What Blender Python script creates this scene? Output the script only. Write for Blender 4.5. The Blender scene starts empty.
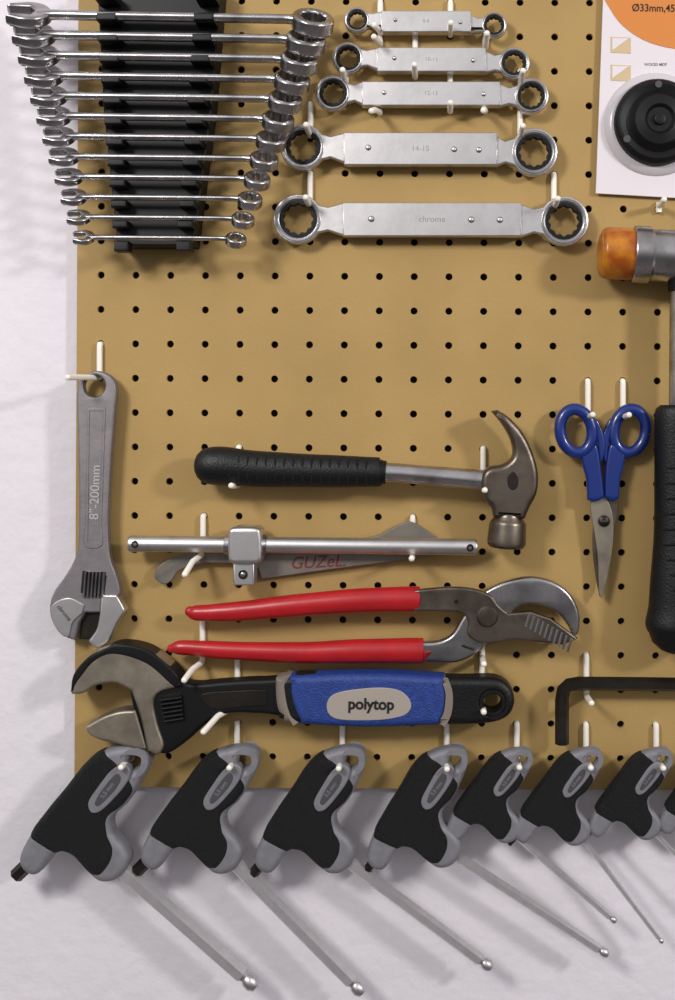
import bpy, bmesh, math, random
from mathutils import Vector, Matrix
random.seed(4)
S=0.00074; DP=1150.0; AX,AY=440.0,410.0; H=1.5
K=1.0
sc=bpy.context.scene
sc.view_settings.view_transform='Standard'

# ---------------------------------------------------------------- materials
def lin(c):
    return tuple(((v/255)/12.92 if v/255<=0.04045 else (((v/255)+0.055)/1.055)**2.4) for v in c)+(1,)
def mat(name,col,rough=0.5,metal=0.0,bump=0.0,bscale=400,var=0.0,vscale=60,spec=0.5,trans=0.0,stretch=None,col2=None,coat=0,bdist=0.001):
    m=bpy.data.materials.new(name); m.use_nodes=True
    nt=m.node_tree; N=nt.nodes; L=nt.links
    b=N['Principled BSDF']
    b.inputs['Base Color'].default_value=lin(col)
    b.inputs['Roughness'].default_value=rough
    b.inputs['Metallic'].default_value=metal
    b.inputs['Specular IOR Level'].default_value=spec
    if trans: b.inputs['Transmission Weight'].default_value=trans
    if coat: b.inputs['Coat Weight'].default_value=coat
    tc=N.new('ShaderNodeTexCoord'); mp=N.new('ShaderNodeMapping')
    L.new(tc.outputs['Object'],mp.inputs['Vector'])
    if stretch: mp.inputs['Scale'].default_value=stretch
    if var>0 or col2:
        n=N.new('ShaderNodeTexNoise'); n.inputs['Scale'].default_value=vscale; n.inputs['Detail'].default_value=6
        L.new(mp.outputs[0],n.inputs['Vector'])
        r=N.new('ShaderNodeValToRGB')
        c=lin(col); c2=lin(col2) if col2 else tuple(v*(1-var) for v in c[:3])+(1,)
        r.color_ramp.elements[0].color=c2; r.color_ramp.elements[0].position=0.35
        r.color_ramp.elements[1].color=c; r.color_ramp.elements[1].position=0.62
        L.new(n.outputs['Fac'],r.inputs['Fac']); L.new(r.outputs['Color'],b.inputs['Base Color'])
        if metal>0.5:
            mr=N.new('ShaderNodeMapRange'); mr.inputs['To Min'].default_value=rough+0.12; mr.inputs['To Max'].default_value=max(0.05,rough-0.05)
            L.new(n.outputs['Fac'],mr.inputs['Value']); L.new(mr.outputs[0],b.inputs['Roughness'])
    if bump>0:
        n2=N.new('ShaderNodeTexNoise'); n2.inputs['Scale'].default_value=bscale; n2.inputs['Detail'].default_value=5
        L.new(mp.outputs[0],n2.inputs['Vector'])
        bp=N.new('ShaderNodeBump'); bp.inputs['Strength'].default_value=bump; bp.inputs['Distance'].default_value=bdist
        L.new(n2.outputs['Fac'],bp.inputs['Height']); L.new(bp.outputs[0],b.inputs['Normal'])
    return m
M_wall=mat('plaster_white',(226,221,227),0.85,0,0.8,75,0.05,9,bdist=0.0015)
M_board=mat('hardboard_tan',(174,144,90),0.62,0,0.2,300,0.10,14,spec=0.25)
M_back=mat('batten_and_hole_shade',(38,28,20),0.9,0)  # dark brown of the battens; on the sheet it paints hole shade
M_chrome=mat('chrome',(190,187,188),0.25,1,0.05,90,0.5,50)
M_satin=mat('satin_steel',(216,213,213),0.36,1,0.05,300,0.2,70)
M_shaft=mat('plated_shaft_steel',(222,218,220),0.32,0.75,0.05,300,0.15,90)
M_alu=mat('matte_steel',(140,135,137),0.5,0.75,0.12,500,0.15,120)
M_steel=mat('worn_steel',(134,123,111),0.34,1,0.1,200,0.5,60)
M_jaw=mat('dull_steel',(164,154,138),0.42,0.8,0.1,250,0.4,60)
M_dark=mat('dark_steel',(58,53,49),0.4,0.8,0.15,300,0.4,60)
M_black=mat('black_plastic',(10,10,12),0.5,0,spec=0.3)
M_rub=mat('black_rubber',(14,14,16),0.7,0,1.0,1400,0.3,300,spec=0.4,bdist=0.002)
M_grip=mat('black_grip',(10,10,12),0.45,0,0.4,700,spec=0.4)
M_grey=mat('grey_plastic',(122,121,126),0.5,0,0.15,900,0.12,200)
M_greyd=mat('grey_plastic_dark',(70,69,73),0.5)
M_lever=mat('grey_lever_steel',(130,124,116),0.5,0.5,0.1,300,0.2,60)
M_red=mat('red_vinyl',(176,26,32),0.32,0,0.05,200,0.18,50)
M_blue=mat('blue_vinyl',(30,60,134),0.5,0,0.7,700,0.25,200)
M_sblue=mat('blue_plastic',(16,42,114),0.3,0,coat=0.3)
M_label=mat('label_grey',(160,150,140),0.6)
M_collar=mat('collar_grey',(124,114,104),0.6)
M_white=mat('white_plastic',(242,236,224),0.4)
M_ink=mat('ink_black',(14,14,18),0.6)
M_redink=mat('ink_red',(115,32,34),0.6)
M_etch=mat('etched_mark',(150,146,148),0.5,0.8)
M_rivet=mat('rivet_seam',(95,91,92),0.5,0.6)
M_etchl=mat('etched_mark_light',(186,182,183),0.5,0.5)
M_card=mat('card_white',(224,216,220),0.5)
M_orange=mat('card_orange',(210,130,58),0.5)
M_amber=mat('amber_urethane',(216,138,34),0.3,0,0.2,200,0,spec=0.5,trans=0.25,col2=(170,84,20),vscale=80)
M_beige=mat('card_beige',(204,180,140),0.6)
M_rim=mat('blister_rim',(200,194,198),0.2)
M_floor=mat('concrete_floor',(120,116,112),0.8,0,0.3,40,0.2,5)

# ---------------------------------------------------------------- builder (units: 1 = 0.74 mm; x right, y down, d out of the board)
BM=None; MATS=[]
def begin(depth=0):
    global BM,MATS,K
    BM=bmesh.new(); MATS=[]; K=1-depth/DP
def midx(m):
    if m not in MATS: MATS.append(m)
    return MATS.index(m)
def absorb(me,m,xf=None):
    if xf is not None: me.transform(xf)
    n=len(BM.faces)
    BM.from_mesh(me)
    BM.faces.ensure_lookup_table()
    i=midx(m)
    for f in BM.faces[n:]: f.material_index=i
    bpy.data.meshes.remove(me)
def finish(name,rot=None,pivot=None):
    bm=BM
    bmesh.ops.remove_doubles(bm,verts=bm.verts,dist=0.01)
    if rot:
        a=-math.radians(rot); px,py=pivot
        for v in bm.verts:
            x=v.co.x-px; y=v.co.y+py
            v.co.x=px+x*math.cos(a)-y*math.sin(a); v.co.y=-py+x*math.sin(a)+y*math.cos(a)
    for v in bm.verts:
        x,y,z=v.co
        v.co=Vector(((x-AX)*S*K,-z*S,H+(AY+y)*S*K))
    mn=Vector([min(v.co[i] for v in bm.verts) for i in range(3)])
    mx=Vector([max(v.co[i] for v in bm.verts) for i in range(3)])
    c=(mn+mx)/2
    for v in bm.verts: v.co-=c
    bmesh.ops.recalc_face_normals(bm,faces=bm.faces)
    for f in bm.faces: f.smooth=True
    for e in bm.edges:
        if len(e.link_faces)==2:
            if e.calc_face_angle(0)>math.radians(38): e.smooth=False
    me=bpy.data.meshes.new(name); bm.to_mesh(me); bm.free()
    for m in MATS: me.materials.append(m)
    ob=bpy.data.objects.new(name,me); ob.location=c
    sc.collection.objects.link(ob)
    wn=ob.modifiers.new('wn','WEIGHTED_NORMAL'); wn.keep_sharp=True
    return ob
def smooth2(pts,n=6,closed=True):
    out=[];N=len(pts)
    P=[Vector((p[0],p[1])) for p in pts]; C=[len(p)>2 for p in pts]
    rng=range(N) if closed else range(N-1)
    for i in rng:
        p1=P[i];p2=P[(i+1)%N]
        p0=P[i-1] if (closed or i>0) else p1
        p3=P[(i+2)%N] if (closed or i+2<N) else p2
        m1=(p2-p1) if C[i] else (p2-p0)/2
        m2=(p2-p1) if C[(i+1)%N] else (p3-p1)/2
        l=(p2-p1).length
        if m1.length>l*1.2: m1=m1.normalized()*l*1.2
        if m2.length>l*1.2: m2=m2.normalized()*l*1.2
        if C[i] and C[(i+1)%N]: out.append(p1); continue
        for k in range(n):
            t=k/n
            h=(2*t**3-3*t*t+1)*p1+(t**3-2*t*t+t)*m1+(-2*t**3+3*t*t)*p2+(t**3-t*t)*m2
            out.append(h)
    if not closed: out.append(P[-1])
    return out
def circ(x,y,r,n=28,ry=None,a=0):
    ry=ry or r; ca,sa=math.cos(a),math.sin(a); o=[]
    for i in range(n):
        t=2*math.pi*i/n; u=r*math.cos(t); v=ry*math.sin(t)
        o.append((x+u*ca-v*sa,y+u*sa+v*ca))
    return o
def plate(outline,d0,d1,m,bevel=1.5,holes=(),sm=True,xf=None,br=3):
    cu=bpy.data.curves.new('c','CURVE'); cu.dimensions='2D'; cu.fill_mode='BOTH'
    def addsp(pts):
        sp=cu.splines.new('POLY'); sp.points.add(len(pts)-1)
        for i,p in enumerate(pts): sp.points[i].co=(p[0],-p[1],0,1)
        sp.use_cyclic_u=True
    def area(p):
        return sum(p[i][0]*p[(i+1)%len(p)][1]-p[(i+1)%len(p)][0]*p[i][1] for i in range(len(p)))/2
    o=smooth2(outline) if sm else outline
    if area(o)>0: o=list(reversed(o))
    addsp(o)
    for h in holes:
        if area(h)<0: h=list(reversed(h))
        addsp(h)
    th=(d1-d0)/2; bevel=min(bevel,th*0.98)
    cu.extrude=th-bevel; cu.bevel_depth=bevel; cu.bevel_resolution=br; cu.offset=-bevel
    ob=bpy.data.objects.new('c',cu); sc.collection.objects.link(ob)
    bpy.context.view_layer.update()
    dg=bpy.context.evaluated_depsgraph_get()
    me=bpy.data.meshes.new_from_object(ob.evaluated_get(dg))
    bpy.data.objects.remove(ob); bpy.data.curves.remove(cu)
    X=Matrix.Translation((0,0,(d0+d1)/2))
    if xf is not None: X=xf@X
    absorb(me,m,X)
def text(s,x,y,d,size,m,rot=0,ext=0.3,sx=1,shear=0,bold=0.01):
    cu=bpy.data.curves.new('t','FONT'); cu.body=s; cu.size=size; cu.extrude=ext; cu.align_x='CENTER'; cu.align_y='CENTER'; cu.offset=bold*size; cu.shear=shear
    ob=bpy.data.objects.new('t',cu); sc.collection.objects.link(ob)
    bpy.context.view_layer.update()
    dg=bpy.context.evaluated_depsgraph_get()
    me=bpy.data.meshes.new_from_object(ob.evaluated_get(dg))
    bpy.data.objects.remove(ob)
    absorb(me,m,Matrix.Translation((x,-y,d))@Matrix.Rotation(math.radians(rot),4,'Z')@Matrix.Diagonal((sx,1,1,1)))
def V3(p): return Vector((p[0],-p[1],p[2]))
def tube(path,rad,m,rd=None,seg=20,sm=0,rnd=0,xf=None):
    P=[V3(p) for p in path]; n=len(P)
    R=list(rad) if hasattr(rad,'__len__') else [rad]*n
    F=list(rd) if hasattr(rd,'__len__') else [(rd if rd else 1.0)]*n
    if sm:
        NP=[];NR=[];NF=[]
        for i in range(n-1):
            p0=P[max(i-1,0)];p1=P[i];p2=P[i+1];p3=P[min(i+2,n-1)]
            for k in range(sm):
                t=k/sm
                NP.append(0.5*((2*p1)+(p2-p0)*t+(2*p0-5*p1+4*p2-p3)*t*t+(3*p1-p0-3*p2+p3)*t**3))
                tt=t*t*(3-2*t)
                NR.append(R[i]*(1-tt)+R[i+1]*tt); NF.append(F[i]*(1-tt)+F[i+1]*tt)
        NP.append(P[-1]);NR.append(R[-1]);NF.append(F[-1]); P,R,F=NP,NR,NF
    if rnd:
        for end in (0,1):
            if rnd!=3 and rnd!=end+1: continue
            a,b=(P[0],P[1]) if end==0 else (P[-1],P[-2])
            r=R[0] if end==0 else R[-1]; f=F[0] if end==0 else F[-1]
            dr=(a-b).normalized(); q=[]
            for k in (25,50,70,84): 
                an=math.radians(k); q.append((a+dr*r*math.sin(an)*0.8,r*math.cos(an)))
            if end==0:
                P=[x[0] for x in reversed(q)]+P; R=[x[1] for x in reversed(q)]+R; F=[f]*4+F
            else:
                P+= [x[0] for x in q]; R+=[x[1] for x in q]; F+=[f]*4
    n=len(P); bm=bmesh.new(); rings=[]
    up=None
    for i in range(n):
        t=(P[min(i+1,n-1)]-P[max(i-1,0)]).normalized()
        if up is None:
            up=Vector((0,0,1)) if abs(t.z)<0.9 else Vector((0,1,0))
        up=(up-t*up.dot(t)).normalized()
        side=t.cross(up)
        ring=[]
        for k in range(seg):
            a=2*math.pi*k/seg
            c,s_=math.cos(a),math.sin(a)
            ring.append(bm.verts.new(P[i]+side*(R[i]*c)+up*(R[i]*F[i]*s_)))
        rings.append(ring)
    for i in range(n-1):
        for k in range(seg):
            bm.faces.new((rings[i][k],rings[i][(k+1)%seg],rings[i+1][(k+1)%seg],rings[i+1][k]))
    bm.faces.new(list(reversed(rings[0]))); bm.faces.new(rings[-1])
    me=bpy.data.meshes.new('m'); bm.to_mesh(me); bm.free()
    absorb(me,m,xf)
def lathe(p0,p1,prof,m,seg=32,ph=0,xf=None):
    a=V3(p0);b=V3(p1);t=(b-a).normalized()
    up=Vector((0,0,1)) if abs(t.z)<0.9 else Vector((0,1,0))
    up=(up-t*up.dot(t)).normalized(); side=t.cross(up)
    bm=bmesh.new(); rings=[]
    for (q,r) in prof:
        rings.append([bm.verts.new(a+t*q+side*(r*math.cos(2*math.pi*k/seg+ph))+up*(r*math.sin(2*math.pi*k/seg+ph))) for k in range(seg)])
    for i in range(len(rings)-1):
        for k in range(seg):
            bm.faces.new((rings[i][k],rings[i][(k+1)%seg],rings[i+1][(k+1)%seg],rings[i+1][k]))
    bm.faces.new(list(reversed(rings[0]))); bm.faces.new(rings[-1])
    me=bpy.data.meshes.new('m'); bm.to_mesh(me); bm.free(); absorb(me,m,xf)
def box(x0,y0,x1,y1,d0,d1,m,bevel=1.0,xf=None):
    plate([(x0,y0),(x1,y0),(x1,y1),(x0,y1)],d0,d1,m,bevel,sm=False,xf=xf,br=2)

# ---------------------------------------------------------------- room
def quadbox(name,lo,hi,m):
    bm=bmesh.new(); bmesh.ops.create_cube(bm,size=1)
    c=[(lo[i]+hi[i])/2 for i in range(3)]
    for v in bm.verts: v.co=Vector([v.co[i]*(hi[i]-lo[i]) for i in range(3)])
    me=bpy.data.meshes.new(name); bm.to_mesh(me); bm.free(); me.materials.append(m)
    ob=bpy.data.objects.new(name,me); ob.location=c; sc.collection.objects.link(ob)
WD=-10
quadbox('wall_back',(-2.5,-WD*S,0),(2.5,-WD*S+0.12,2.7),M_wall)
quadbox('floor',(-2.5,-3.0,-0.05),(2.5,-WD*S+0.12,0),M_floor)

# ---------------------------------------------------------------- pegboard with real holes
PX,PY=34.8,34.35
begin(0)
bm=bmesh.new()
cols=range(0,26); rows=range(-22,15)
x0=101-PX/2; hr=3.6; TH=4.5; NS=16
for c in cols:
    for r in rows:
        cx=101+PX*c; cy=-(275+PY*r)
        sqr=[];cr=[]
        for k in range(NS):
            a=2*math.pi*k/NS+math.pi/4
            ca,sa=math.cos(a),math.sin(a); q=max(abs(ca),abs(sa))
            sqr.append((cx+ca/q*PX/2,cy+sa/q*PY/2)); cr.append((cx+ca*hr,cy+sa*hr))
        vs=[bm.verts.new((p[0],p[1],0)) for p in sqr]; vc=[bm.verts.new((p[0],p[1],0)) for p in cr]
        vb=[bm.verts.new((p[0],p[1],-TH)) for p in cr]; vs2=[bm.verts.new((p[0],p[1],-TH)) for p in sqr]
        for k in range(NS):
            j=(k+1)%NS
            bm.faces.new((vs[k],vs[j],vc[j],vc[k])); bm.faces.new((vc[k],vc[j],vb[j],vb[k])); bm.faces.new((vb[k],vb[j],vs2[j],vs2[k]))
def strip(bm,xa,ya,xb,yb):
    r=bmesh.ops.create_cube(bm,size=1)
    for v in r['verts']:
        v.co=Vector(((xa+xb)/2+v.co.x*(xb-xa),-((ya+yb)/2)+v.co.y*(yb-ya),-TH/2+v.co.z*TH))
xr_=101+PX*25+PX/2; yt=275-PY*22-PY/2; yb=275+PY*14+PY/2
strip(bm,77,yt-10,x0,787); strip(bm,x0,yb,xr_+10,787); strip(bm,xr_,yt-10,xr_+10,yb); strip(bm,x0,yt-10,xr_,yt)
me=bpy.data.meshes.new('m'); bm.to_mesh(me); bm.free(); absorb(me,M_board)
# dark sheet added on the wall, stands in for the shade inside the holes
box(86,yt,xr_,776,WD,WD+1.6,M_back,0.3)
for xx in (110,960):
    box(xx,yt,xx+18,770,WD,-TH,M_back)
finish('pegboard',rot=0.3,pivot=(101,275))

# ---------------------------------------------------------------- peg hooks
def rotp(x,y):
    a=math.radians(0.3); u,v=x-101,y-275
    return 101+u*math.cos(a)-v*math.sin(a),275+u*math.sin(a)+v*math.cos(a)
def peg(x,y,drop=32,arm=45,lean=2,dx=0):
    x,y=rotp(x,y)
    begin(0)
    tube([(x,y,-7),(x,y,-2),(x,y+0.5,2.8),(x,y+4,3.4),(x,y+drop-4,3.4),(x,y+drop,5),(x,y+drop,9),(x+dx*0.6,y+drop-0.3*lean,arm*0.6),(x+dx,y+drop-lean,arm)],2.9,M_white,seg=12,rnd=2)
    finish('peg_hook')
for a in [(101,344,34,58,-1,-14),(240,446,38,44),(484,446,41,46),(205,515,38,50,-14,-8),(414,515,38,46),(205,618,42,50,-8,-8),(484,618,36,46),(240,652,50,62,-12,-22),
          (484,652,48,46),(588,378,36,40),(623,378,36,40),(588,652,40,42),(136,721,34,46),(240,721,34,46),(345,721,34,46),(449,721,34,46),(519,721,34,40),(588,721,34,40),(658,721,34,40),(727,721,34,40),
          (310,172,34,42),(553,172,34,42),(310,103,33,42),(519,103,33,42),(345,69,14,42),(519,69,14,42),(379,103,10,44,-8,-6),(484,103,8,40,-8,-3),(379,35,10,42,-4,-4),(484,35,12,42),(414,35,42,40),(449,69,42,30),(379,1,32,40,-4,-4),(449,1,34,36),
          (658,206,-2,30)]:
    peg(*a)

# ---------------------------------------------------------------- combination wrenches in rack
def combo(i):
    s=1-i*0.048
    xl=22+i*5.3; xr=313-i*7.0; y=17+i*20.1
    ro=20*s+1; t=8.6*s+1; w=7.6*s
    hx=xl+ro*0.7
    X0=Matrix.Translation((0,-y,46))@Matrix.Rotation(math.radians(-50),4,'X')
    begin(46)
    sh=[(hx,-w*1.25),(hx+18,-w*0.95),(xr-ro-8,-w*0.7),(xr-ro*0.7,-w*1.0),(xr-ro*0.7,w*1.0),(xr-ro-8,w*0.7),(hx+18,w*0.95),(hx,w*1.25)]
    sh=[(p[0],p[1]*0.72) for p in sh]
    plate(sh,-t/2,t/2,M_chrome,t*0.45,xf=X0)
    a=math.radians(-14)
    o=[]
    R=ro*1.05
    for k in range(0,25):
        th=math.radians(-128+k*256/24)
        o.append((R*math.cos(th),R*math.sin(th)*1.0))
    g=R*0.52
    o2=[(-R*0.95,R*0.62,1),(-R*0.85,g,1),(R*0.05,g,1),(R*0.3,0),(R*0.05,-g,1),(-R*0.85,-g,1),(-R*0.95,-R*0.62,1)]
    pts=o+[(p[0],p[1]) for p in o2]
    pts=[(xl+R*0.3+p[0]*math.cos(a)-p[1]*math.sin(a),p[0]*math.sin(a)+p[1]*math.cos(a)) for p in pts]
    plate(pts,-t*0.62,t*0.62,M_chrome,t*0.35,sm=False,xf=X0@Matrix.Translation((xl,0,0))@Matrix.Rotation(math.radians(6),4,'Y')@Matrix.Translation((-xl,0,0)))
    hole=[(xr+ro*0.62*(1+0.07*math.cos(12*q))*math.cos(q),ro*0.62*(1+0.07*math.cos(12*q))*math.sin(q)) for q in [2*math.pi*k/72 for k in range(72)]]
    xe=xr-ro
    Xr=X0@Matrix.Translation((xe,0,0))@Matrix.Rotation(math.radians(10),4,'Y')@Matrix.Translation((-xe,0,0))
    plate(circ(xr,0,ro,36),-t*0.85,t*0.85,M_chrome,t*0.35,holes=[hole],sm=False,xf=Xr)
    finish('combination_wrench',rot=1.1-0.05*i,pivot=(170,y))
for i in range(12): combo(i)
begin(20)
plate([(100,-12,1),(224,-12,1),(214,110,1),(196,247,1),(120,247,1),(106,110,1)],2,30,M_black,2)
for side in (0,1):
    for i in range(13):
        y=7+i*20.1
        l=104+i*1.4; r=222-i*2.2
        xa,xb=(l,l+20-i*0.5) if side==0 else (r-20+i*0.5,r)
        box(xa,y-3.5,xb,y+3.5 if i<12 else y+6,28,52-i*0.6,M_black,1.5)
finish('wrench_rack')

# ---------------------------------------------------------------- ratcheting ring wrenches
def ratch(lx,ly,rx,ry,rl,rr,h,bx0,bx1,txt):
    begin(16)
    cy=lambda x: ly+(ry-ly)*(x-lx)/(rx-lx)
    a0=math.radians(34)
    o=[]
    for k in range(21):
        t=a0+(2*math.pi-2*a0)*k/20; o.append((lx+rl*math.cos(t),ly+rl*math.sin(t)))
    hn=h*0.36; hb=h*0.5
    o+=[(lx+rl*1.2,cy(lx)-hn),(bx0,cy(bx0)-hb),(bx1,cy(bx1)-hb),(rx-rr*1.2,cy(rx)-hn)]
    for k in range(21):
        t=math.pi+a0+(2*math.pi-2*a0)*k/20; o.append((rx+rr*math.cos(t),ry+rr*math.sin(t)))
    o+=[(rx-rr*1.2,cy(rx)+hn),(bx1,cy(bx1)+hb),(bx0,cy(bx0)+hb),(lx+rl*1.2,cy(lx)+hn)]
    plate(o,9,17,M_satin,1.8,holes=[circ(lx,ly,rl*0.74),circ(rx,ry,rr*0.74)],sm=False)
    box(bx0,cy(bx0)-hb+0.5,bx1,cy(bx1)+hb-0.5,8,20,M_satin,1.2)
    for (x,y,r) in ((lx,ly,rl),(rx,ry,rr)):
        plate(circ(x,y,r*0.77),9.6,16.4,M_black,0.8,sm=False,holes=[[(x+r*0.58*(1+0.06*math.cos(12*q))*math.cos(q),y+r*0.58*(1+0.06*math.cos(12*q))*math.sin(q)) for q in [2*math.pi*k/60 for k in range(60)]]])
        plate(circ(x,y,r*0.92),10,17.8,M_chrome,0.8,sm=False,holes=[circ(x,y,r*0.78)])
    for q in (0.16,0.72,0.88):
        x=bx0+(bx1-bx0)*q
        if q!=0.72 or h>25: 
            lathe((x,cy(x),19),(x,cy(x),30),[(0,h*0.10),(1.8,h*0.09),(2.4,h*0.05)],M_rivet,seg=16)
            lathe((x,cy(x),20.1),(x,cy(x),30),[(0,h*0.07),(1.6,h*0.06),(2.0,h*0.03)],M_satin,seg=16)
    xm=(bx0+bx1)/2
    text(txt,xm,cy(xm),20.02,h*0.26,M_etch,rot=-math.degrees(math.atan2(ry-ly,rx-lx)),ext=0.06,bold=0)
    finish('ratcheting_ring_wrench')
ratch(357,20,494,25,13,13,19,381,471,'8-9')
ratch(348,58,514,63,16,16,22,377,486,'10-11')
ratch(333,93,531,96,18,18,23,362,500,'12-13')
ratch(303,147,534,152,23,24,30,344,497,'14-15')
ratch(298,219,564,221,25,25,33,343,521,'chrome')

# ---------------------------------------------------------------- adjustable wrench (left)
begin(16)
out=[(97,371),(111,376),(117,388),(115,415),(111,470),(109,520),(111,556),(117,574),(121,590),(118,600,1),(104,600,1),(102,612,1),(86,612,1),(80,622,1),(76,640,1),(62,634),(53,620),(51,604),(56,590),(66,576),(75,560),(79,545),(80,500),(79,440),(78,395),(82,378)]
plate(out,8,20,M_alu,2.2,holes=[circ(95,386,11,24,ry=11)])
plate([(89,408,1),(107,408,1),(103,520),(103,545),(86,545),(87,520)],19.2,20.8,M_alu,0.5,holes=[[(91,411),(104.5,411),(100.5,520),(100.5,542),(89,542),(89.5,520)]])
text("8\"-200mm",96.5,492,20.3,13,M_etchl,rot=88,bold=0)
plate([(103,594,1),(118,594,1),(124,604),(126,611),(119,622),(110,640),(98,648,1),(90,640,1),(98,628),(101,614,1)],6,22,M_satin,2)
plate([(54,604),(70,597),(86,604,1),(84,612,1),(74,622),(70,636),(60,630),(54,618)],19,21.5,M_satin,0.8)
plate([(82,612,1),(101,612,1),(97,628),(90,640,1),(78,640,1),(80,624)],9,13,M_dark,1)  # dark plate filling the open jaw gap, in place of its shade
plate([(84,570,1),(108,575,1),(105,596,1),(82,592,1)],19.6,20.6,M_dark,0.3)
for k in range(6):
    x=86+k*3.6; tube([(x+1.5,571,19),(x-0.5,596,19)],1.7,M_chrome,rd=2.6,seg=12)
text('chrome',66,612,21.7,6,M_rivet,rot=-50)
finish('adjustable_wrench')

# ---------------------------------------------------------------- claw hammer
begin(28)
tube([(209,466,28),(222,466,28),(260,469,28),(320,471,28),(374,472,28),(380,472,28)],[18.5,19.5,18,16.5,15,13],M_grip,rd=0.85,seg=28,sm=6,rnd=1)
for k in range(16):
    x=232+k*9; y=467.5+ (x-226)*0.03
    tube([(x,y-16+k*.15,24),(x,y-11.5,40-k*0.15),(x,y,42.6-k*0.2),(x,y+11.5,40-k*0.15),(x,y+16-k*.15,24)],1.0,M_rub,seg=8,sm=3)
tube([(378,472,28),(400,473,28),(470,479,28),(492,481,28)],[10,9.5,10,11],M_chrome,seg=24)
tube([(378,472,28),(386,472.5,28)],[12.5,11.5],M_black,seg=24)
head=[(491,411,1),(497,410,1),(508,417),(521,431),(531,450),(537,472),(536,492),(529,506),(524,518,1),(493,516,1),(491,507),(485,500),(481,488),(482,474),(489,467),(503,464),(512,456),(511,442),(503,426)]
plate(head,14,42,M_steel,5.5)
lathe((509,508,28),(506,549,28),[(0,14),(5,13.5),(9,14),(13,17),(16,18.5),(33,19.5),(37,19),(39.5,16.5)],M_steel)
plate(circ(512,480,5.5,ry=9),41,43,M_dark,0.8,sm=False)
finish('claw_hammer')

# ---------------------------------------------------------------- lever and sliding t-bar
begin(8)
plate([(155,577),(158,567),(172,558),(200,551),(300,549),(380,535,1),(405,522),(417,524),(447,544,1),(440,553,1),(420,558),(340,568),(262,579,1),(255,566),(205,563),(180,570),(172,580),(164,584)],5,10,M_lever,1)
text('GUZeL.',318,562,10.2,17,M_redink,rot=3,shear=0.3,bold=0)
finish('flat_pry_lever')
begin(24)
lathe((129,543.5,24),(477,547,24),[(0,7),(1.5,8.2),(346,8.2),(348,7)],M_satin)
for x,y in ((137,543.6),(470,547)):
    lathe((x,y,30),(x,y,40),[(0,4.2),(2.6,3.6)],M_dark,seg=16); lathe((x,y,32),(x,y,40),[(0,2.4),(1.4,1.2)],M_chrome,seg=12)
tube([(225,544.5,24),(233,544.6,24)],[9.5,12],M_chrome,seg=24); tube([(261,544.9,24),(267,545,24)],[12,9.5],M_chrome,seg=24)
plate([(231,530),(236,526),(258,526),(263,530),(264,556),(259,562),(236,562),(231,557)],10,40,M_satin,4,sm=True)
box(235,560,256,584,14,35,M_satin,1.8)
lathe((245,573,34),(245,573,50),[(0,5),(1.6,4.6)],M_dark,seg=18); lathe((245,573,34.5),(245,573,50),[(0,3.2),(2,2.4),(2.6,1)],M_chrome,seg=14)
finish('sliding_t_handle')

# ---------------------------------------------------------------- groove joint pliers
begin(24)
tube([(189,611,24),(200,613,24),(240,611,24),(300,605,24),(360,600.5,24),(414,599,24),(419,599,24)],[5,8,9.8,11.2,12.2,12.8,11],M_red,rd=0.9,seg=22,sm=5,rnd=1)
tube([(170,649,22),(184,648,22),(230,651,22),(300,653,22),(360,651.5,22),(417,651,22),(423,651,22)],[4,7.5,9,10.5,12,12.8,11],M_red,rd=0.9,seg=22,sm=5,rnd=1)
plate([(418,642,1),(438,641),(452,634),(462,618),(474,600),(490,588),(510,580),(532,577),(554,582),(570,594),(579,612),(579,632),(573,638,1),(568,626),(556,612),(535,605),(518,608),(506,620),(494,636),(478,652),(458,662),(436,662),(418,660,1)],14,26,M_chrome,3.5)
plate([(414,589,1),(450,586),(474,588),(490,594),(498,604),(508,612,1),(530,610,1),(550,617,1),(577,637,1),(562,643,1),(534,640,1),(512,638),(498,641),(482,642),(468,634),(468,622),(462,612),(440,610),(414,610,1)],24,33,M_steel,2)
for k in range(10):
    x=528+k*4.6;y=611+k*2.75
    plate([(x,y,1),(x+2.0,y+1.3,1),(x-2,y+15,1),(x-4,y+13.6,1)],32.5,33.8,M_chrome,0.4)
for k in range(4):
    a=k*8.5; tube([(462+a,645-a*1.15,25),(474+a,649-a*1.15,25)],1.8,M_dark,seg=8)
lathe((487,615,20),(487,615,50),[(0,10.5),(13.5,10.5),(15,9),(15.3,5)],M_steel,seg=28)
lathe((456,600,30),(456,600,40),[(0,2.5),(3.6,2)],M_dark,seg=12)
finish('groove_joint_pliers')

# ---------------------------------------------------------------- large adjustable wrench with comfort grip
begin(26)
plate([(178,672),(192,682),(225,680),(262,678),(300,680),(300,714),(262,712),(228,712),(208,722),(190,738),(168,752),(152,744),(140,720),(132,690),(142,664),(160,658)],12,34,M_black,4)
plate([(182,682),(170,662),(150,649),(122,643),(98,650),(82,666),(74,692,1),(86,691),(100,683),(118,681),(134,688,1),(143,715),(150,748,1),(160,752),(166,742),(160,722),(156,700),(162,690)],9,37,M_jaw,3)
plate([(77,672),(90,656),(104,648),(122,642),(150,648),(176,668),(184,682),(176,684),(150,662),(118,652),(98,659),(82,678,1),(74,690,1)],8.5,37.6,M_black,2)
plate([(88,724,1),(106,714),(122,709),(138,708,1),(150,748,1),(140,748),(120,742),(100,737),(90,731)],11,35,M_jaw,3)
plate([(160,694,1),(182,690,1),(186,716,1),(166,722,1)],33.5,34.6,M_dark,0.3)
for k in range(6):
    y=696+k*4.2; tube([(163+k*.8,y+1.5,34),(184+k*.4,y-1.5,34)],1.9,M_black,rd=2.2,seg=12)
plate([(204,692),(250,688,1),(268,688,1),(268,703,1),(250,704,1),(215,706)],33.6,35,M_dark,0.6)
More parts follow.
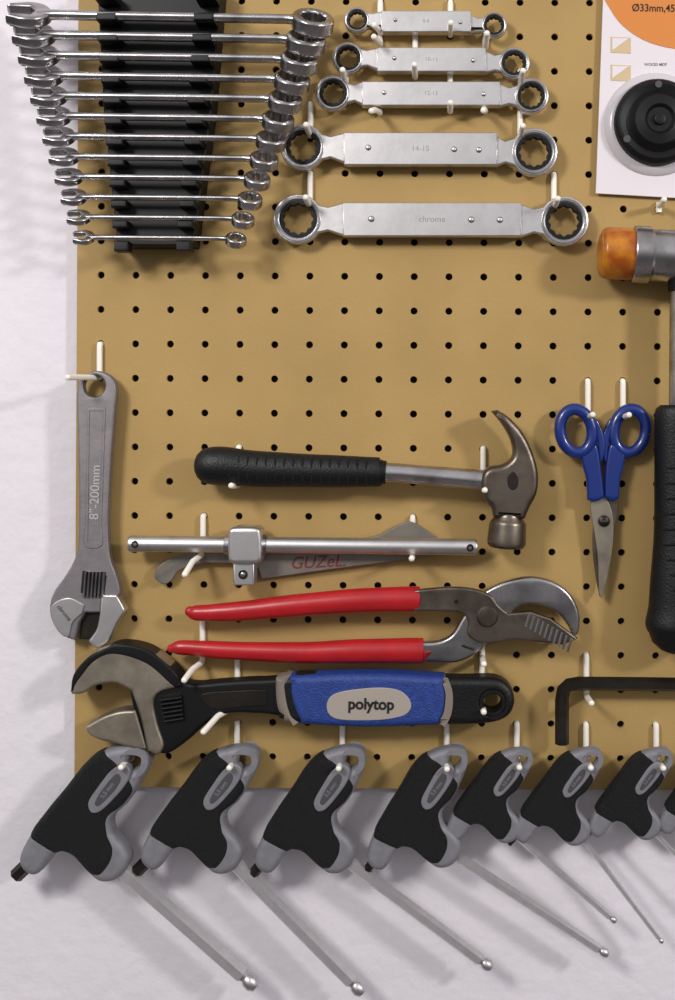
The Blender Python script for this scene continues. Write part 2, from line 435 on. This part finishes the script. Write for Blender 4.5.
plate([(278,676,1),(300,673),(370,672),(430,675),(462,676),(495,676),(509,684),(514,699),(508,713),(492,720),(462,722),(430,722),(370,723),(300,721),(280,716,1)],9,39,M_grip,7,holes=[circ(492,700,9)],br=5)
plate([(277,676,1),(292,673,1),(290,684),(294,706),(302,721,1),(286,719,1),(279,706),(277,690)],8.6,39.6,M_collar,6.5,br=4)
plate([(290,673.5,1),(370,671),(444,674.5,1),(448,690),(446,710),(440,722,1),(370,724.5),(302,721.5,1),(294,706),(290,690)],8.4,40.0,M_blue,7,br=5)
plate([(441,675,1),(448,676,1),(452,690),(450,710),(444,722,1),(438,722,1),(445,708),(446,690)],8.2,40.3,M_collar,6.5,br=4)
plate([(328,702),(333,692),(348,687),(380,684),(400,687),(410,696),(411,705),(403,712),(380,716),(345,716),(332,712)],39.3,41,M_label,0.7)
text('polytop',372,700.5,41.2,15.5,M_ink,rot=-1,ext=0.4,bold=0.025,sx=0.95)
plate(circ(492,700,13),38.5,39.8,M_black,0.5,holes=[circ(492,700,9.5)],sm=False)
finish('adjustable_wrench')

# ---------------------------------------------------------------- hex key
begin(20)
tube([(562,744,20),(562,700,20),(563.5,690,20),(569,685,20),(578,683.5,20),(640,684,20),(780,686,20)],7,M_dark,seg=6)
finish('hex_key')

# ---------------------------------------------------------------- scissors
begin(14)
def ring(cx,cy,rx,ry,a,m,d,r):
    pts=[]
    for k in range(29):
        t=2*math.pi*k/28; u=rx*math.cos(t);v=ry*math.sin(t)
        pts.append((cx+u*math.cos(a)-v*math.sin(a),cy+u*math.sin(a)+v*math.cos(a),d))
    tube(pts,r,m,rd=0.95,seg=14)
ring(576,431,16,22,math.radians(-10),M_sblue,16,6)
ring(630,431,16,22,math.radians(10),M_sblue,13,6)
plate([(582,452),(594,444),(598,450),(601,470),(604,497,1),(596,501),(587,500,1),(586,480),(582,464)],10,20,M_sblue,3)
plate([(592,420),(597,440),(600,462),(605,450),(603,434),(597,420)],11,19,M_sblue,2)
plate([(624,452),(612,444),(608,450),(605,470),(604,497,1),(612,501),(619,498,1),(620,480),(624,464)],8,18,M_sblue,3)
plate([(614,420),(609,440),(606,462),(601,450),(603,434),(609,420)],9,17,M_sblue,2)
plate([(590,496,1),(606,496,1),(613,516),(613,545),(608,575),(602,599,1),(599,592),(598,560),(594,530),(591,512)],11,14,M_jaw,0.8)
plate([(618,496,1),(602,496,1),(595,516),(593,545),(596,575),(600,597,1),(605,590),(610,560),(615,530),(618,512)],8,11,M_steel,0.8)
lathe((604,521,13),(604,521,30),[(0,6),(2.2,5.8),(3.6,4),(4,1.5)],M_dark,seg=20)
box(600,520.3,608,521.7,17,17.4,M_steel,0.1)
finish('scissors')

# ---------------------------------------------------------------- T-handle hex keys
HO=[(92,755),(110,746),(132,743),(146,748),(148,762),(140,780),(128,800),(114,815),(114,830),(126,844),(132,857),(127,871),(115,880),(101,880),(88,869),(75,855),(64,851),(55,857),(46,870),(36,877),(25,872),(21,860),(29,840),(46,814),(65,789),(80,768)]
HB=[(80,766),(92,754),(104,749),(116,755),(126,767),(136,782),(127,800),(112,815),(112,830),(119,844),(117,860),(106,875),(96,875),(88,869),(75,856),(64,852),(55,854),(44,849),(31,837),(46,812),(65,787)]
def tkey(ax,ay,bx,by,shaft,sw):
    u=complex(26-140,868-748); v=complex(bx-ax,by-ay); q=v/u; s=abs(q)
    def T(p):
        z=complex(p[0]-140,p[1]-748)*q
        return (ax+z.real,ay+z.imag)+tuple(p[2:])
    begin(28)
    c=25; h=12.5*s
    hole=[T(p) for p in circ(133,759,6.5,16,ry=9,a=0.6)]
    plate([T(p) for p in HO],c-h,c+h,M_grey,7.5*s,holes=[hole],br=5)
    plate([T(p) for p in HB],c-h-1.2,c+h+1.2,M_rub,8*s,br=5)
    pill=[(124,760),(131,766),(128,778),(116,794),(102,808),(93,809),(90,799),(100,782),(112,766)]
    plate([T(p) for p in pill],c,c+h+2.6,M_grey,1.5)
    pill2=[(117,769),(122,773),(118,783),(108,795),(100,802),(97,799),(104,785)]
    plate([T(p) for p in pill2],c,c+h+3.2,M_greyd,0.5)
    tx,ty=T((109,786))[:2]
    text('5,5 mm',tx,ty,c+h+3.3,6*s,M_grey,rot=53,ext=0.1)
    e0=T((34,862)); e1=T((15,882))
    tube([(e0[0],e0[1],c),(e1[0],e1[1],c)],sw*0.52,M_dark,seg=6)
    p0=T((112,862)); n=Vector((shaft[0]-p0[0],shaft[1]-p0[1])); n.normalize()
    r=sw/2
    tube([(p0[0],p0[1],c),(shaft[0]-n.x*r*2.6,shaft[1]-n.y*r*2.6,c)],r*1.22,M_shaft,seg=6)
    a=(shaft[0]-n.x*r*2.6,shaft[1]-n.y*r*2.6,c)
    lathe(a,(shaft[0],shaft[1],c),[(0,r*0.95),(r*0.6,r*0.75),(r*1.1,r*1.05),(r*1.9,r*1.15),(r*2.6,r*0.8),(r*2.8,r*0.35)],M_satin,seg=16)
    finish('t_handle_hex_key')
tkey(143,750,26,864,(255,988),14)
tkey(252,750,146,860,(362,994),12.5)
tkey(358,750,260,864,(491,969),10.5)
tkey(460,750,372,862,(608,956),8.5)
tkey(527,752,450,834,(616,923),6)
tkey(597,752,517,836,(663,944),4.5)
tkey(667,752,592,831,(724,905),4)
tkey(735,752,662,828,(800,890),3)

# ---------------------------------------------------------------- blister card
begin(8)
plate([(606,-70,1),(780,-70,1),(772,203,1),(596,193,1)],4,6,M_card,0.6,sm=False)
plate([(606,-70,1),(779,-70,1),(777,44,1),(740,50),(690,50),(650,42),(622,24),(604,-2,1)],5.9,6.6,M_orange,0.2)
text('Ø33mm,45mm',661,8,6.8,10.5,M_ink,rot=-1,ext=0.1,sx=0.9)
for y in (44,72):
    plate([(611,y-8,1),(631,y-7,1),(631,y+9,1),(611,y+8,1)],5.9,6.5,M_beige,0.2,sm=False)
    plate([(612.5,y-6.5,1),(629,y-6,1),(612.5,y+6,1)],6.4,6.8,M_card,0.1,sm=False)
text('WOOD MDF',656,64,6.3,4,M_etch,ext=0.1)
lathe((656,124,6),(656,124,60),[(0,52),(2,51),(4,48),(5,46),(6,44)],M_rim,seg=48)
lathe((656,124,8),(656,124,60),[(0,43),(8,43),(12,41),(14,37),(12,31),(14,28),(20,24),(22,15),(19,12),(19,2)],M_black,seg=48)
for k in range(3):
    a=math.radians(30+120*k)
    x,y=656+36*math.cos(a),124+36*math.sin(a)
    lathe((x,y,18),(x,y,60),[(0,4),(4,3.5)],M_greyd,seg=14)
lathe((656,124,26),(656,124,60),[(0,6),(4,5.5),(5,3)],M_black,seg=20)
finish('blister_pack_hole_saw')

# ---------------------------------------------------------------- soft face mallet
begin(30)
lathe((599,253,32),(800,263,32),[(0,18),(2,23),(6,25.5),(30,26),(34,25)],M_amber,seg=40)
lathe((632,254.6,32),(800,263,32),[(0,27.5),(2,28.5),(16,28.5),(19,26),(78,26),(81,28.5),(95,28.5),(97,27.5)],M_chrome,seg=40)
lathe((728,259.4,32),(830,264.5,32),[(0,25),(4,26),(30,25.5),(34,18)],M_amber,seg=40)
tube([(681,268,32),(681,292,32)],[15,13],M_black,seg=24)
tube([(681,286,32),(680,412,32)],[11.5,11.5],M_chrome,seg=24)
tube([(680,405,32),(680,411,32),(680,430,32),(681,520,32),(680,596,32),(679,624,32),(679,629,32)],[20,25,26,27,31,34,31],M_grip,rd=0.8,seg=30,sm=4,rnd=2)
for k in range(9):
    y=470+k*15
    tube([(681-24-k*0.7,y,38),(681-14,y-3,50.5+k*.3),(681,y-4,54+k*.4),(681+14,y-3,50.5+k*.3),(681+24,y,38)],1.1,M_rub,seg=8,sm=3)
finish('soft_face_mallet')

# ---------------------------------------------------------------- lights, world, camera
def area(name,loc,target,size,power,col):
    l=bpy.data.lights.new(name,'AREA'); l.energy=power; l.size=size; l.color=col
    o=bpy.data.objects.new(name,l); o.location=loc
    o.rotation_euler=(Vector(target)-Vector(loc)).to_track_quat('-Z','Y').to_euler()
    sc.collection.objects.link(o)
area('ceiling_lamp_right',(1.2,-1.05,1.98),(0,0,1.5),0.16,12,(1.0,0.97,0.97))
area('ceiling_lamp_left',(-0.75,-1.15,2.15),(-0.15,0,1.5),0.30,13,(1.0,0.97,0.94))
w=bpy.data.worlds.new('room_ambient'); sc.world=w; w.use_nodes=True
nt=w.node_tree; bg=nt.nodes['Background']
tc=nt.nodes.new('ShaderNodeTexCoord'); sp=nt.nodes.new('ShaderNodeSeparateXYZ'); rp=nt.nodes.new('ShaderNodeValToRGB')
mr=nt.nodes.new('ShaderNodeMapRange'); mr.inputs['From Min'].default_value=-1
nt.links.new(tc.outputs['Generated'],sp.inputs[0]); nt.links.new(sp.outputs['Z'],mr.inputs['Value']); nt.links.new(mr.outputs[0],rp.inputs['Fac']); nt.links.new(rp.outputs['Color'],bg.inputs['Color'])
e=rp.color_ramp.elements
e[0].color=(0.14,0.135,0.14,1); e[0].position=0.38
e[1].color=(0.93,0.92,0.95,1); e[1].position=0.6
bg.inputs['Strength'].default_value=0.64
cam=bpy.data.cameras.new('camera'); co=bpy.data.objects.new('camera',cam); sc.collection.objects.link(co)
co.location=(0,-DP*S,H); co.rotation_euler=(math.radians(90),0,0)
cam.sensor_fit='VERTICAL'; cam.sensor_height=36; cam.lens=36*DP/1000.0; cam.clip_start=0.01
cam.shift_x=(337.5-AX)/1000.0; cam.shift_y=-(500-AY)/1000.0
sc.camera=co
